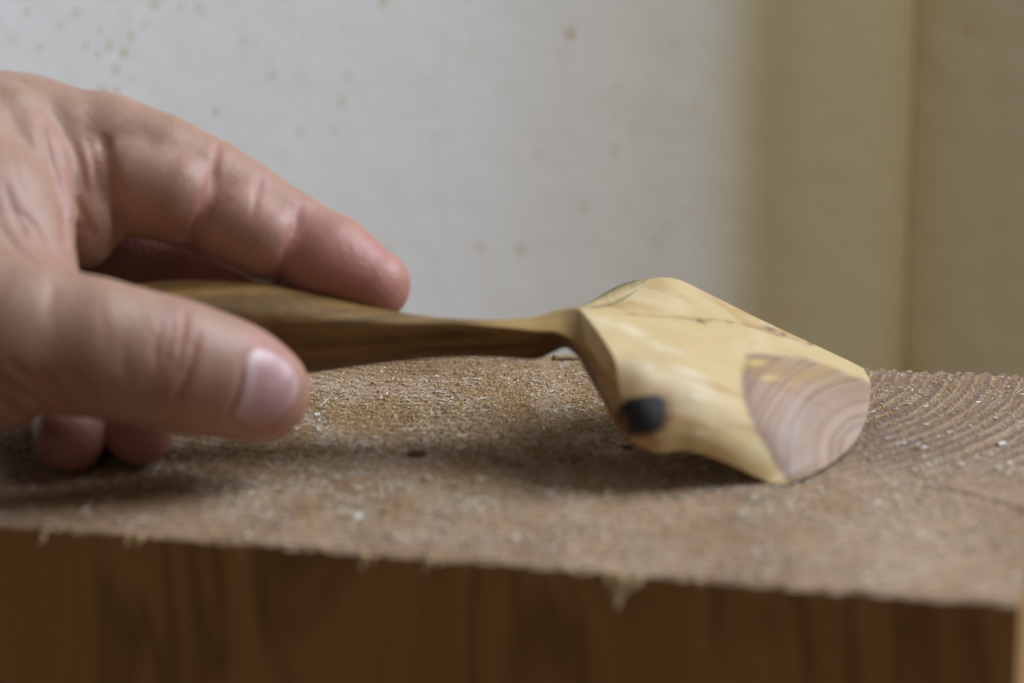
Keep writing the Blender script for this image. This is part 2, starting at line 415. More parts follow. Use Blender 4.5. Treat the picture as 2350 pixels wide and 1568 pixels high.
# chips big enough to tell apart
def chip(px, py, ln, wd, th, rot, col, label, name="wood_chip", curl=0.0, group=None):
    g = G(px, py); m = NT(name + "_surface"); vv = m.coord((1, 3, 1))
    m.set(m.mix(m.math('MULTIPLY', m.noise(vv, 900, 3), 0.5), col, tuple(c * .65 for c in col)), 0.75)
    n = 9; V = []; F = []
    c, s = math.cos(rot), math.sin(rot)
    for i in range(n):
        t = i / (n - 1) * 2 - 1
        w = wd * (1 - abs(t) ** 2.6) ** 0.6 * (1 + .2 * math.sin(5 * t + px)) * .5 + 1e-5
        zc = curl * t * t
        for a, b in ((-w, 0), (-w * .2, th), (w, th * .8), (w * .9, 0)):
            X = t * ln / 2 + 0.12 * wd * math.sin(4 * t)
            V.append((X * c - a * s, X * s + a * c, zc + b))
    for i in range(n - 1):
        for k in range(4):
            a = i * 4 + k; b = i * 4 + (k + 1) % 4
            F.append((a, b, b + 4, a + 4))
    F += [(3, 2, 1, 0), (n * 4 - 4, n * 4 - 3, n * 4 - 2, n * 4 - 1)]
    o = np_mesh(name, V, F, m.m, smooth=False)
    o.location = (g[0], g[1], float(tri_height(np.array([g[0]]), np.array([g[1]]))[0]) + 0.0002)
    tag(o, label, "wood chip")
    return o
chip(1300, 826, .0075, .0032, .0010, .1, (.36, .26, .14), "pale wood chip on the far edge of the block under the spoon neck", curl=.0002)
chip(957, 1046, .0042, .0020, .0011, .3, (.17, .085, .045), "dark brown wedge shaped wood chip lying between thumb and spoon")
chip(1440, 1028, .0030, .0014, .0006, 2.7, (.13, .07, .04), "small dark brown chip just left of the lower spoon rim")
chip(820, 1192, .0026, .0018, .0007, .8, (.78, .76, .70), "whitish flake near the front edge below the dark chip")
chip(727, 957, .0016, .0011, .0008, .5, (.82, .80, .74), "tiny white crumb just right of the thumb tip")
chip(2298, 1019, .0024, .0014, .0008, .5, (.84, .83, .80), "white crumb on the ridged grain at the far right")
chip(1310, 938, .0062, .00022, .00018, .7, (.85, .80, .70), "thin straight whitish sliver left of the spoon bowl", name="wood_sliver")
chip(668, 990, .0035, .0016, .0006, .1, (.75, .68, .55), "pale flake beneath the thumb tip")

# ------------------------------------------------------------------ spoon
def spoon_colour(px, py, handle=False):
    """wood figure and a painted sheen laid out on the spoon's own surface"""
    px = np.asarray(px, float); py = np.asarray(py, float)
    n = len(px)
    sap = np.array([.60, .455, .225]); sap2 = np.array([.50, .33, .14]); sap3 = np.array([.67, .55, .34])
    # figure runs from neck to tip, slope about .35
    a = (px - 1310) * .94 + (py - 710) * .34; b = -(px - 1310) * .34 + (py - 710) * .94
    f1 = fbm(a / 170, b / 26 + 2 * fbm(a / 200, b / 120, 3), 11)[:, None]
    f2 = fbm(a / 60, b / 12, 15)[:, None]
    col = sap * (1 - sst(.5, .75, f1)) + sap2 * sst(.5, .75, f1)
    m3 = sst(.52, .78, fbm(a / 110, b / 40, 19)[:, None]); col = col * (1 - .6 * m3) + sap3 * .6 * m3
    col = col * (.93 + .14 * f2)
    # swirl of figure round the knot
    dk = np.hypot((px - 1480) / 1.0, (py - 952) / 1.15)
    ang = np.arctan2(py - 952, px - 1480)
    sw = 0.5 + 0.5 * np.sin(dk / 9.0 + 2.5 * fbm(px / 50, py / 50, 5))
    m = (np.exp(-(dk / 105) ** 2) * sw * .6)[:, None]
    col = col * (1 - m) + np.array([.42, .25, .11]) * m
    pale = np.zeros(n)
    for cx, cy, wx, wy in ((1575, 850, 44, 24), (1600, 905, 26, 44), (1500, 850, 38, 14), (1612, 980, 20, 34), (1450, 760, 46, 14), (1530, 800, 50, 12), (1400, 740, 30, 10)):
        q = (px - cx) * .93 + (py - cy) * .38; r = -(px - cx) * .38 + (py - cy) * .93
        pale = np.maximum(pale, np.exp(-(q / wx) ** 2 - (r / wy) ** 2))
    m = (pale * .85 * sst(.30, .70, fbm(a / 34, b / 10, 71)))[:, None]
    col = col * (1 - m) + np.array([.72, .62, .44]) * m
    m = (np.exp(-((px - 1455) / 38) ** 2 - ((py - 850) / 30) ** 2) * .55)[:, None]
    col = col * (1 - m) + np.array([.36, .22, .12]) * m
    # pith flecks line
    ly = 728 + (px - 1540) * .02 + np.maximum(px - 1640, 0) * .30
    ly = 722 + (px - 1450) * .075 + np.maximum(px - 1690, 0) * .22
    wob = 5 * (fbm(px / 40, px * 0, 8) - .5)
    m = .75 * (np.exp(-((py - ly - wob) / 3.2) ** 2) * sst(1400, 1460, px) * (1 - sst(1850, 1890, px)) * (.35 + .55 * sst(.4, .7, fbm(px / 22, px * 0, 4))))[:, None]
    col = col * (1 - m) + np.array([.30, .13, .05]) * m
    for cx, cy, wx, wy in ((1607, 737, 14, 5), (1768, 756, 17, 5), (1797, 768, 9, 4), (1858, 790, 8, 3)):
        q = (px - cx) * .93 + (py - cy) * .38; r = -(px - cx) * .38 + (py - cy) * .93
        m = (np.exp(-(q / wx) ** 2 - (r / wy) ** 2) * .85)[:, None]
        col = col * (1 - m) + np.array([.15, .06, .04]) * m
    if not handle:
        # heartwood: boundary on the left and on top
        bx = np.interp(py, [800, 812, 866, 917, 978, 1039, 1106, 1130], [1722, 1712, 1701, 1708, 1732, 1766, 1806, 1812]) + 6 * (fbm(py / 40, py * 0, 6) - .5)
        by = np.interp(px, [1700, 1712, 1752, 1840, 1901, 1996], [813, 811, 812, 822, 839, 878])
        mh = sst(-14, 12, px - bx + 8 * (fbm(px / 14, py / 14, 44) - .5)) * sst(-8, 8, py - by + 6 * (fbm(px / 14, py / 14, 45) - .5))
        rx = np.where(px < 1995, (1995 - px) / 1.0, (px - 1995) * .6); ry = np.where(py < 1030, (1030 - py) * 1.15, (py - 1030) * .30)
        rr = np.sqrt(rx ** 2 + ry ** 2) + 20 * (fbm(px / 110, py / 130, 13) - .5)
        ring = fbm(rr / 7.0, rr * 0 + 3, 23, 3) * .84 + .16 * fbm(px / 45, py / 60, 29)
        H = np.array([.42, .285, .20]); Hd = np.array([.27, .16, .105]); Hl = np.array([.40, .265, .18]); Ho = np.array([.58, .34, .12])
        t = sst(.22, .74, ring)[:, None]
        hc = Hd * (1 - t) + (H * .6 + Hl * .4) * t
        sheen = (np.exp(-(((px - 1815 + (py - 1000) * .1) / 32) ** 2) - ((py - 1010) / 85) ** 2) * .5 * (.5 + fbm(px / 20, py / 60, 88)))[:, None]  # pale violet sheen painted into the heartwood colour
        hc = hc * (1 - sheen) + np.array([.46, .385, .37]) * sheen
        edge = np.exp(-np.minimum(np.abs(px - bx), 90) / 20)[:, None] * .9
        hc = hc * (1 - edge) + np.array([.17, .088, .07]) * edge
        o_ = (np.exp(-((rr - 238) / 8) ** 2) * sst(1790, 1850, px) * .65)[:, None]
        hc = hc * (1 - o_) + Ho * o_
        # olive streak between the top boundary and the rings
        o_ = (np.exp(-((py - by - 28 - 8 * np.sin(px / 40)) / 20) ** 2) * (1 - sst(1900, 1980, px)) * .7)[:, None]
        hc = hc * (1 - o_) + np.array([.36, .24, .10]) * o_
        for cx, cy in ((1735, 832), (1765, 868)):
            m = (np.exp(-((px - cx) / 22) ** 2 - ((py - cy) / 7) ** 2) * .8)[:, None]; hc = hc * (1 - m) + np.array([.62, .46, .17]) * m
        mh = mh[:, None]
        col = col * (1 - mh) + hc * mh
    # knot: reddish collar then black heart
    ka = (np.abs((px - 1473 + (py - 954) * .12) / 57) ** 2.8 + np.abs((py - 954 + (px - 1473) * .10) / 43) ** 2.8) ** (1 / 2.8) + .22 * (fbm(px / 16, py / 16, 31) - .5)
    m = (1 - sst(1.0, 1.42, ka + .0))[:, None] * np.clip(.70 + (py[:, None] - 940) / 90, .40, .9)
    col = col * (1 - m) + np.array([.22, .085, .035]) * m
    m = (1 - sst(.90, 1.06, ka))[:, None]
    kc = np.array([.010, .011, .016]) * (.7 + .9 * fbm(px / 9, py / 22, 37))[:, None] + np.array([.02, .016, .016]) * sst(1474, 1480, px + (954 - py) * .1)[:, None]
    col = col * (1 - m) + kc * m
    return np.clip(col, 0.004, 1)

def spoon_mat(name, rough=0.42):
    m = NT(name); v = m.coord((0.25, 1, 1)); fine = m.noise(v, 2200, 3, .6)
    col = m.mix(0.35, m.attr("tint"), m.mix(fine, (0.55, 0.5, 0.45), (1.1, 1.1, 1.1)), 'MULTIPLY')
    return m.set(col, rough, m.bump(fine, 0.18, 0.0002), 0.4)
M_bowl = spoon_mat("oiled_sapwood", 0.54)
M_handle = spoon_mat("oiled_handle_wood", 0.50)

spoon = empty("wooden_spoon", tuple(G(1880, 1085)))
tag(spoon, "hand carved pale wooden spoon with black knot, bowl face down on the block", "wooden spoon")

# --- bowl: outer skin between four carved edges, then a hollow inner skin behind it
def arc(pts, n): return catmull(np.array(pts, float), n)
NU, NV = 150, 110
def gy(px, py, z=0.0003):
    p = G(px, py, z); return p[1]
low = arc([(1446, 1012, .4640), (1481, 1028, .4620), (1512, 1039, .4615), (1563, 1034, .4630), (1603, 1040, .4640), (1664, 1062, .4660), (1759, 1104, .4690), (1806, 1113, gy(1806, 1113))], NU)
top = arc([(1488, 641, .5310), (1522, 637, .5320), (1563, 644, .5325), (1630, 676, .5320), (1732, 727, .5305), (1833, 775, .5285), (1935, 822, .5260), (1982, 846, .5240)], NU)
lef = arc([(1446, 1012, .4640), (1437, 960, .4640), (1424, 900, .4660), (1412, 828, .4700), (1380, 772, .4770), (1340, 720, .4870), (1324, 708, .4950), (1352, 708, .503), (1402, 702, .513), (1442, 682, .522), (1468, 660, .527), (1488, 641, .5310)], NV)
rig = arc([(1806, 1113, gy(1806, 1113)), (1867, 1086, gy(1867, 1086)), (1918, 1056, gy(1918, 1056)), (1960, 1015, gy(1960, 1015, .0012)), (1986, 968, .5040), (1996, 917, .5120), (1998, 879, .5190), (1982, 846, .5240)], NV)
U = np.linspace(0, 1, NU)[None, :, None]; Vv = np.linspace(0, 1, NV)[:, None, None]
coons = (1 - Vv) * low[None] + Vv * top[None] + (1 - U) * lef[:, None] + U * rig[:, None] \
    - ((1 - U) * (1 - Vv) * low[0] + U * (1 - Vv) * low[-1] + (1 - U) * Vv * top[0] + U * Vv * top[-1])
PX, PY, YY = coons[..., 0], coons[..., 1], coons[..., 2]
def Pv(px, py, Y):
    u = (px - W0 / 2) / FP; v = (H0 / 2 - py) / FP
    dx, dy, dz = u, cp + v * sp, -sp + v * cp
    t = Y / dy
    return np.stack([dx * t, Y + 0 * t, CAM_H + dz * t], -1)
u_ = U[..., 0] + 0 * PX; v_ = Vv[..., 0] + 0 * PX
# carved crown: strongest across the middle, with a soft break along the upper facet
bul = 0.0075 * np.sin(np.pi * v_) ** 0.8 * (.45 + .55 * sst(.0, .45, u_)) * (0.35 + 0.65 * np.sin(np.pi * np.clip(u_ * .85 + .08, 0, 1)))
bul = bul + 0.0016 * np.exp(-((v_ - 0.70) / 0.10) ** 2) * np.sin(np.pi * u_) ** .5
bul = bul * (np.minimum(v_, 1 - v_) * 2 + .2).clip(0, 1) ** .25
OUT = Pv(PX, PY, YY - bul)
# inner skin: pushed away from the lens and down/left
n0 = np.cross(np.gradient(OUT, axis=1), np.gradient(OUT, axis=0)); n0 /= np.linalg.norm(n0, axis=-1, keepdims=True) + 1e-12
if n0[NV // 2, NU // 2, 1] > 0: n0 = -n0
th = 0.0045 - 0.0012 * u_
IN = OUT - n0 * th[..., None]
IN[..., 2] = np.maximum(IN[..., 2], 0.0004)
# shrink the inner skin border a bit so the rim is bevelled
idx = np.arange(NU * NV).reshape(NV, NU); off = NU * NV
F = [np.stack([idx[:-1, :-1], idx[:-1, 1:], idx[1:, 1:], idx[1:, :-1]], -1).reshape(-1, 4),
     np.stack([idx[:-1, :-1], idx[1:, :-1], idx[1:, 1:], idx[:-1, 1:]], -1).reshape(-1, 4) + off]
loop = np.concatenate([idx[0, :], idx[1:, -1], idx[-1, -2::-1], idx[-2:0:-1, 0]])
k = len(loop); i = np.arange(k); j = (i + 1) % k
Vb = np.vstack([OUT.reshape(-1, 3), IN.reshape(-1, 3)])
# own rim vertices (crisp edge)
o1 = len(Vb); Vb = np.vstack([Vb, Vb[loop], Vb[loop + off]])
F.append(np.stack([o1 + i, o1 + k + i, o1 + k + j, o1 + j], -1))
cx = np.concatenate([PX.ravel(), PX.ravel(), PX.ravel()[loop], PX.ravel()[loop] - 8]); cy = np.concatenate([PY.ravel(), PY.ravel(), PY.ravel()[loop], PY.ravel()[loop] + 5])
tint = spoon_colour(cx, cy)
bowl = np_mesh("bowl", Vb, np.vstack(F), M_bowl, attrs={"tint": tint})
adopt(bowl, spoon)

# --- handle and the near rim it runs into: rails along the length
# each station: upper rail, ridge rail, lower rail, back rail as (px, py, Y)
st = [
 ((120, 735, .497), (118, 775, .4880), (120, 835, .4930), (125, 780, .5060)),
 ((180, 690, .497), (178, 760, .4835), (180, 868, .4930), (190, 770, .5090)),
 ((300, 655, .497), (300, 745, .4815), (300, 888, .4930), (300, 770, .5110)),
 ((450, 642, .497), (450, 735, .4815), (450, 888, .4930), (450, 765, .5110)),
 ((600, 652, .497), (600, 735, .4825), (600, 873, .4935), (600, 765, .5100)),
 ((750, 680, .497), (750, 740, .4840), (750, 852, .4935), (750, 760, .5085)),
 ((850, 703, .497), (850, 742, .4855), (850, 838, .4935), (850, 765, .5070)),
 ((950, 723, .497), (950, 745, .4870), (950, 827, .4935), (950, 770, .5060)),
 ((1050, 733, .497), (1050, 744, .4880), (1050, 820, .4935), (1050, 772, .5050)),
 ((1150, 733, .497), (1150, 752, .4880), (1150, 821, .4930), (1150, 772, .5040)),
 ((1224, 727, .496), (1224, 760, .4865), (1228, 825, .4925), (1224, 765, .5040)),
 ((1285, 711, .495), (1278, 764, .4850), (1262, 813, .4910), (1290, 765, .5020)),
 ((1340, 712, .4885), (1315, 785, .4830), (1298, 799, .4890), (1330, 770, .4990)),
 ((1382, 775, .4770), (1345, 818, .4800), (1326, 822, .4860), (1372, 815, .4920)),
 ((1413, 830, .4700), (1366, 852, .4760), (1346, 858, .4830), (1400, 850, .4850)),
 ((1425, 900, .4660), (1384, 908, .4730), (1371, 902, .4790), (1412, 902, .4790)),
 ((1438, 960, .4640), (1409, 957, .4690), (1402, 955, .4740), (1425, 955, .4740)),
 ((1449, 1012, .4640), (1442, 1010, .4660), (1441, 1010, .4690), (1446, 1008, .4690)),
]
st = np.array(st, float)                                   # S,4,3
def sweep(stations, na, nb, rn, power=2.4):
    """smooth ring of nb points through the four rails at na places"""
    rails = []
    L = None
    m = stations.mean(1); d = np.r_[0, np.cumsum(np.linalg.norm(np.diff(m[:, :2], axis=0), axis=1))]
    q = np.linspace(0, d[-1], na)
    for r in range(4):
        p = stations[:, r]
        # catmull at matching parameter
        pp = np.vstack([2 * p[0] - p[1], p, 2 * p[-1] - p[-2]])
        seg = np.clip(np.searchsorted(d, q, side='right') - 1, 0, len(d) - 2); t = ((q - d[seg]) / (d[seg + 1] - d[seg]))[:, None]
        a, b, c, e = pp[seg], pp[seg + 1], pp[seg + 2], pp[seg + 3]
        rails.append(0.5 * (2 * b + (c - a) * t + (2 * a - 5 * b + 4 * c - e) * t ** 2 + (-a + 3 * b - 3 * c + e) * t ** 3))
    R = np.stack(rails, 1)                                 # na,4,3
    W = Pv(R[..., 0], R[..., 1], R[..., 2])                # world
    ring = []; ringp = []
    tt = np.linspace(0, 4, nb, endpoint=False)
    for t in tt:
        s = int(t); f = t - s
        A, B, Cc, D = W[:, (s - 1) % 4], W[:, s], W[:, (s + 1) % 4], W[:, (s + 2) % 4]
        cr = 0.5 * (2 * B + (Cc - A) * f + (2 * A - 5 * B + 4 * Cc - D) * f * f + (-A + 3 * B - 3 * Cc + D) * f ** 3)
        li = B * (1 - f) + Cc * f
        w = rn[:, None]
        ring.append(cr * w + li * (1 - w))
        ringp.append((R[:, s] * (1 - f) + R[:, (s + 1) % 4] * f)[:, :2])
    return np.stack(ring, 1), np.stack(ringp, 1), q / d[-1]
NA, NB = 260, 48
m = st.mean(1); dd = np.r_[0, np.cumsum(np.linalg.norm(np.diff(m[:, :2], axis=0), axis=1))]; qx = np.interp(np.linspace(0, dd[-1], NA), dd, np.arange(len(dd)))
rn = np.interp(qx, [0, 7, 10, 13, 17], [1, 1, .45, .15, .15])
RG, RP, _ = sweep(st, NA, NB, rn)
cut = int(np.searchsorted(qx, 11.6))
def tube_part(name, a, b, mat, cap0, cap1, parent):
    r = RG[a:b]; p = RP[a:b]; n = b - a
    idx = np.arange(n * NB).reshape(n, NB)
    F = np.stack([idx[:-1], np.roll(idx, -1, 1)[:-1], np.roll(idx, -1, 1)[1:], idx[1:]], -1).reshape(-1, 4)
    V = r.reshape(-1, 3); pc = p.reshape(-1, 2)
    for do, row, flip in ((cap0, 0, True), (cap1, n - 1, False)):
        if do:
            c = V[idx[row]].mean(0); ci = len(V); V = np.vstack([V, c]); pc = np.vstack([pc, pc[idx[row]].mean(0)])
            a1, b1 = idx[row], np.roll(idx[row], -1)
            cc = np.full(NB, ci)
            q = np.stack([a1, cc, cc, b1], -1)
            F = np.vstack([F, np.stack([cc, a1, b1, b1], -1)]) if False else F
            tri.append((a1, b1, ci, flip))
    col = spoon_colour(pc[:, 0], pc[:, 1], True)
    # the grip is darker, olive brown heartwood with shade painted in below; the neck goes over into sapwood on its lit facet
    px, py = pc[:, 0], pc[:, 1]
    hz = V
    fig = fbm(px / 260 + 3, (py + px * .05) / 9 + 2 * fbm(px / 300, py / 90, 2), 61)
    fig2 = fbm(px / 120, (py + px * .05) / 4, 65)
    fig = sst(.25, .75, fig)
    hcol = np.array([.125, .068, .022])[None] * (1 - fig[:, None]) + np.array([.27, .160, .052])[None] * fig[:, None]
    hcol = hcol * (.8 + .4 * fig2[:, None])
    under_shade = sst(0, 110, py - np.interp(px, [0, 600, 900, 1200], [760, 770, 745, 745])) * (1 - .0 * px)  # painted shade, darkening the underside of the grip
    hcol = hcol * (1 - .45 * under_shade[:, None]) + np.array([.11, .045, .022]) * .45 * under_shade[:, None]
    tw = sst(1040, 1200, px + 1.3 * (740 - py))
    ang = np.tile(np.arange(NB) / NB * 4, n); ang = np.r_[ang, np.zeros(len(px) - len(ang))]
    sap_lit = (tw * (ang < 1.02))[:, None]
    dark = np.array([.20, .085, .045])
    dark = np.array([.15, .062, .034])  # shade painted on the neck and rim faces turned down
    base = hcol * (1 - sst(1180, 1290, px))[:, None] + dark * sst(1180, 1290, px)[:, None]
    och = np.array([.36, .225, .075]) * (.85 + .3 * fig[:, None])
    c2 = base * (1 - sap_lit) + och * sap_lit  # lit upper facet painted ochre over the dark lower faces
    ka = np.hypot((px - 1473) / 60, (py - 954) / 47)
    m_ = (1 - sst(.90, 1.1, ka))[:, None]; c2 = c2 * (1 - m_) + np.array([.010, .010, .014]) * m_
    m_ = (np.exp(-((py - 985) / 28) ** 2) * (px > 1380) * .7)[:, None]; c2 = c2 * (1 - m_) + np.array([.30, .12, .04]) * m_
    return V, F, np.clip(c2, .004, 1)
tri = []
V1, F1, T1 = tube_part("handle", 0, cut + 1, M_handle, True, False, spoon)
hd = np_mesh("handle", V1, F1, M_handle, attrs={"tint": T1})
bm = bmesh.new(); bm.from_mesh(hd.data); bm.verts.ensure_lookup_table()
for a1, b1, ci, fl_ in tri:
    for a, b in zip(a1, b1):
        bm.faces.new((bm.verts[int(b)], bm.verts[int(a)], bm.verts[ci]))
bmesh.ops.recalc_face_normals(bm, faces=bm.faces)
for f in bm.faces: f.smooth = True
bm.to_mesh(hd.data); bm.free()
adopt(hd, spoon)
tri = []
# far side of the rim, a narrow facet seen past the crown
eL = catmull(np.array([(1326, 712, .4975), (1354, 709, .5035), (1403, 704, .5130), (1443, 685, .522), (1470, 663, .527), (1492, 643, .531)], float), 60)
eO = catmull(np.array([(1326, 706, .4995), (1346, 697, .5075), (1375, 680, .5175), (1414, 658, .5275), (1455, 644, .5330), (1494, 640, .5335)], float), 60)
q0 = Pv(eL[:, 0], eL[:, 1], eL[:, 2] - .0002); q1 = Pv(eO[:, 0], eO[:, 1], eO[:, 2])
bk = (q0 + q1) / 2 + np.array([0.0012, 0.0035, -0.0015])
md = (q0 * .45 + q1 * .55) + np.array([-0.0002, -0.0004, 0.0002])
VR = np.stack([q0, md, q1, bk], 1).reshape(-1, 3); idr = np.arange(240).reshape(60, 4)
FR_ = np.stack([idr[:-1], idr[1:], np.roll(idr, -1, 1)[1:], np.roll(idr, -1, 1)[:-1]], -1).reshape(-1, 4)
cR = np.array([.44, .34, .17]) * (.75 + .5 * fbm(VR[:, 0] * 900, VR[:, 1] * 400, 3))[:, None]
rim_far = np_mesh("rim", VR, FR_, M_handle, attrs={"tint": cR}); adopt(rim_far, spoon)
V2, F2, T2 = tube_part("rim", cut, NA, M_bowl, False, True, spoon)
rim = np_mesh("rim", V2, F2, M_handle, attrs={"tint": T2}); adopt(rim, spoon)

# ------------------------------------------------------------------ hand (one continuous skin grown from a distance field)
class Field:
    def __init__(s, lo, hi, h):
        s.lo = np.array(lo, float); s.h = h
        s.n = np.ceil((np.array(hi) - s.lo) / h).astype(int) + 1
        s.F = np.full(s.n, 0.03, np.float32)
    def box(s, lo, hi):
        a = np.clip(np.floor((lo - s.lo) / s.h).astype(int), 0, s.n - 1); b = np.clip(np.ceil((hi - s.lo) / s.h).astype(int) + 1, 1, s.n)
        g = [((np.arange(a[k], b[k]) * s.h + s.lo[k]).astype(np.float32)) for k in range(3)]
        return tuple(slice(a[k], b[k]) for k in range(3)), g[0][:, None, None], g[1][None, :, None], g[2][None, None, :]
def cone_d(X, Y, Z, p, r, q, r2, sq=1.0):
    d = q - p; L2 = float(d @ d) + 1e-12
    t = np.clip(((X - p[0]) * d[0] + (Y - p[1]) * d[1] + (Z - p[2]) * d[2]) / L2, 0, 1)
    return np.sqrt((X - p[0] - t * d[0]) ** 2 + ((Y - p[1] - t * d[1]) * sq) ** 2 + (Z - p[2] - t * d[2]) ** 2) - (r + (r2 - r) * t)
def smin(a, b, k):
    h = np.maximum(k - np.abs(a - b), 0) / k
    return np.minimum(a, b) - h * h * k * 0.25
def bones_field(lo, hi, h, groups, kgroup):
    f = Field(lo, hi, h); tot = None
    for bones, kb, kg in groups:
        g = np.full(f.n, 0.03, np.float32)
        for (p, r, q, r2) in bones:
            m = 0.016
            sl, X, Y, Z = f.box(np.minimum(p - r, q - r2) - m, np.maximum(p + r, q + r2) + m)
            d = cone_d(X, Y, Z, p, r, q, r2)
            g[sl] = smin(g[sl], d, kb)
        f.F = g if tot is None else smin(f.F, g, kg); tot = 1
    return f
def surface_nets(F, lo, h):
    s = F < 0
    nx, ny, nz = F.shape
    c = np.zeros((nx - 1, ny - 1, nz - 1), np.int8)
    for dx in (0, 1):
        for dy in (0, 1):
            for dz in (0, 1):
                c += s[dx:nx - 1 + dx, dy:ny - 1 + dy, dz:nz - 1 + dz]
    act = (c > 0) & (c < 8); I = np.argwhere(act)
    idm = np.full(act.shape, -1, np.int32); idm[act] = np.arange(len(I))
    acc = np.zeros((len(I), 3)); cnt = np.zeros(len(I))
    corners = [(a, b, d) for a in (0, 1) for b in (0, 1) for d in (0, 1)]
    for a in corners:
        for k in range(3):
            if a[k] == 0:
                b = list(a); b[k] = 1
                fa = F[I[:, 0] + a[0], I[:, 1] + a[1], I[:, 2] + a[2]]; fb = F[I[:, 0] + b[0], I[:, 1] + b[1], I[:, 2] + b[2]]
                cr = (fa < 0) != (fb < 0); t = np.where(cr, fa / np.where(cr, fa - fb, 1), 0)
                p = np.tile(np.array(a, float), (len(I), 1)); p[:, k] += t
                acc += p * cr[:, None]; cnt += cr
    V = (I + acc / cnt[:, None]) * h + lo
    Fs = []
    for k in range(3):
        sl0 = [slice(None)] * 3; sl1 = [slice(None)] * 3; sl0[k] = slice(0, -1); sl1[k] = slice(1, None)
        a, b = s[tuple(sl0)], s[tuple(sl1)]
        E = np.argwhere(a != b); inside = a[E[:, 0], E[:, 1], E[:, 2]]
        u, v = (k + 1) % 3, (k + 2) % 3
        ok = (E[:, u] > 0) & (E[:, v] > 0) & (E[:, u] < F.shape[u] - 1) & (E[:, v] < F.shape[v] - 1)
        E = E[ok]; inside = inside[ok]
        q = []
        for du, dv in ((-1, -1), (0, -1), (0, 0), (-1, 0)):
            e = E.copy(); e[:, u] += du; e[:, v] += dv; q.append(idm[e[:, 0], e[:, 1], e[:, 2]])
        q = np.stack(q, 1); q[~inside] = q[~inside][:, ::-1]; Fs.append(q)
    return V, np.vstack(Fs)
def sample(f, p):
    g = (p - f.lo) / f.h; g = np.clip(g, 0, f.n - 1.001); i = g.astype(int); t = g - i
    r = 0
    for a in (0, 1):
        for b in (0, 1):
            for c in (0, 1):
                w = (t[:, 0] if a else 1 - t[:, 0]) * (t[:, 1] if b else 1 - t[:, 1]) * (t[:, 2] if c else 1 - t[:, 2])
                r = r + w * f.F[i[:, 0] + a, i[:, 1] + b, i[:, 2] + c]
    return r
def hit(f, px, py, y0=0.42):
    """first skin point along the sight line through px,py"""
    px = np.atleast_1d(np.asarray(px, float)); py = np.atleast_1d(np.asarray(py, float))
    Y = np.full(len(px), y0); done = np.zeros(len(px), bool)
    for _ in range(90):
        p = Pv(px, py, Y); d = sample(f, p); Y = np.where(done, Y, Y + np.clip(d, -.002, .01) * .8)
        Y = np.minimum(Y, .56)
    return Pv(px, py, Y)

def B(*a):
    """chain of (px,py,Y,r) -> list of cones"""
    pts = [(P(x, y, Y), r) for x, y, Y, r in a]
    return [(pts[i][0], pts[i][1], pts[i + 1][0], pts[i + 1][1]) for i in range(len(pts) - 1)]
thumb = B((-420, 700, .462, .0225), (-160, 730, .460, .0180), (20, 768, .459, .0148), (210, 797, .4600, .0128), (330, 822, .4625, .0121), (420, 844, .4645, .0120), (510, 867, .4670, .0109), (598, 896, .4695, .0091))
thumb += B((560, 875, .4690, .0093), (592, 906, .4690, .0090))
thumb += B((-420, 850, .459, .0190), (-140, 868, .458, .0140), (-30, 880, .458, .0095), (25, 892, .459, .0055))
index = B((-420, 330, .510, .0185), (-150, 322, .512, .0160), (60, 335, .513, .0142), (240, 362, .513, .0128), (360, 405, .5110, .0124), (470, 448, .5110, .0112), (560, 498, .5100, .0104), (650, 548, .5085, .0096), (760, 597, .5060, .0088), (862, 652, .5030, .0070))
pad1 = B((305, 425, .5045, .0112), (398, 450, .5030, .0096))       # palm-side pads
pad2 = B((540, 512, .5045, .0094), (606, 552, .5025, .0084))
pad3 = B((750, 612, .5030, .0085), (850, 660, .5005, .0066))
palm = B((-420, 480, .492, .030), (-200, 470, .498, .0260), (-60, 430, .503, .0200), (0, 400, .507, .0150)) + B((-200, 520, .486, .024), (-50, 560, .4800, .0165), (20, 640, .473, .0125))
web1 = B((10, 290, .5015, .0090), (55, 390, .4945, .0083), (74, 490, .4860, .0073), (82, 580, .4790, .0072))
web2 = B((150, 310, .508, .0085), (186, 420, .5025, .0074), (194, 500, .4992, .0070), (182, 548, .4985, .0062))
middle = B((-100, 420, .530, .012), (120, 500, .532, .0120), (300, 575, .531, .0110), (470, 600, .530, .0100), (575, 625, .528, .0088))
middle2 = B((-100, 480, .528, .012), (60, 560, .530, .0120), (240, 600, .527, .0105), (420, 628, .5275, .0096))
ring = B((-120, 520, .525, .012), (120, 640, .537, .0100), (250, 830, .530, .0092), (310, 950, .505, .0080), (318, 990, .4815, .0070))
little = B((-200, 560, .52, .012), (0, 640, .537, .0100), (110, 830, .528, .0092), (156, 950, .500, .0078), (160, 1002, .4780, .0072))
fore = B((-420, 480, .490, .034), (-1000, 430, .490, .031), (-1700, 400, .49, .034), (-2300, 390, .49, .038))
groups = [(palm, .010, .006), (index, .004, .006), (pad1, .004, .0012), (pad2, .004, .0012), (pad3, .004, .004), (web2, .006, .0012), (web1, .006, .0010), (thumb, .004, .0075), (middle, .004, .003), (middle2, .004, .003), (ring, .004, .0012), (little, .004, .0008), (fore, .01, .012)]
HH = 0.0007
allb = [b for g, _, _ in groups for b in g]
lo = np.min([np.minimum(p - r, q - r2) for p, r, q, r2 in allb], axis=0) - .003
hi = np.max([np.maximum(p + r, q + r2) for p, r, q, r2 in allb], axis=0) + .003
hf = bones_field(lo, hi, HH, groups, None)

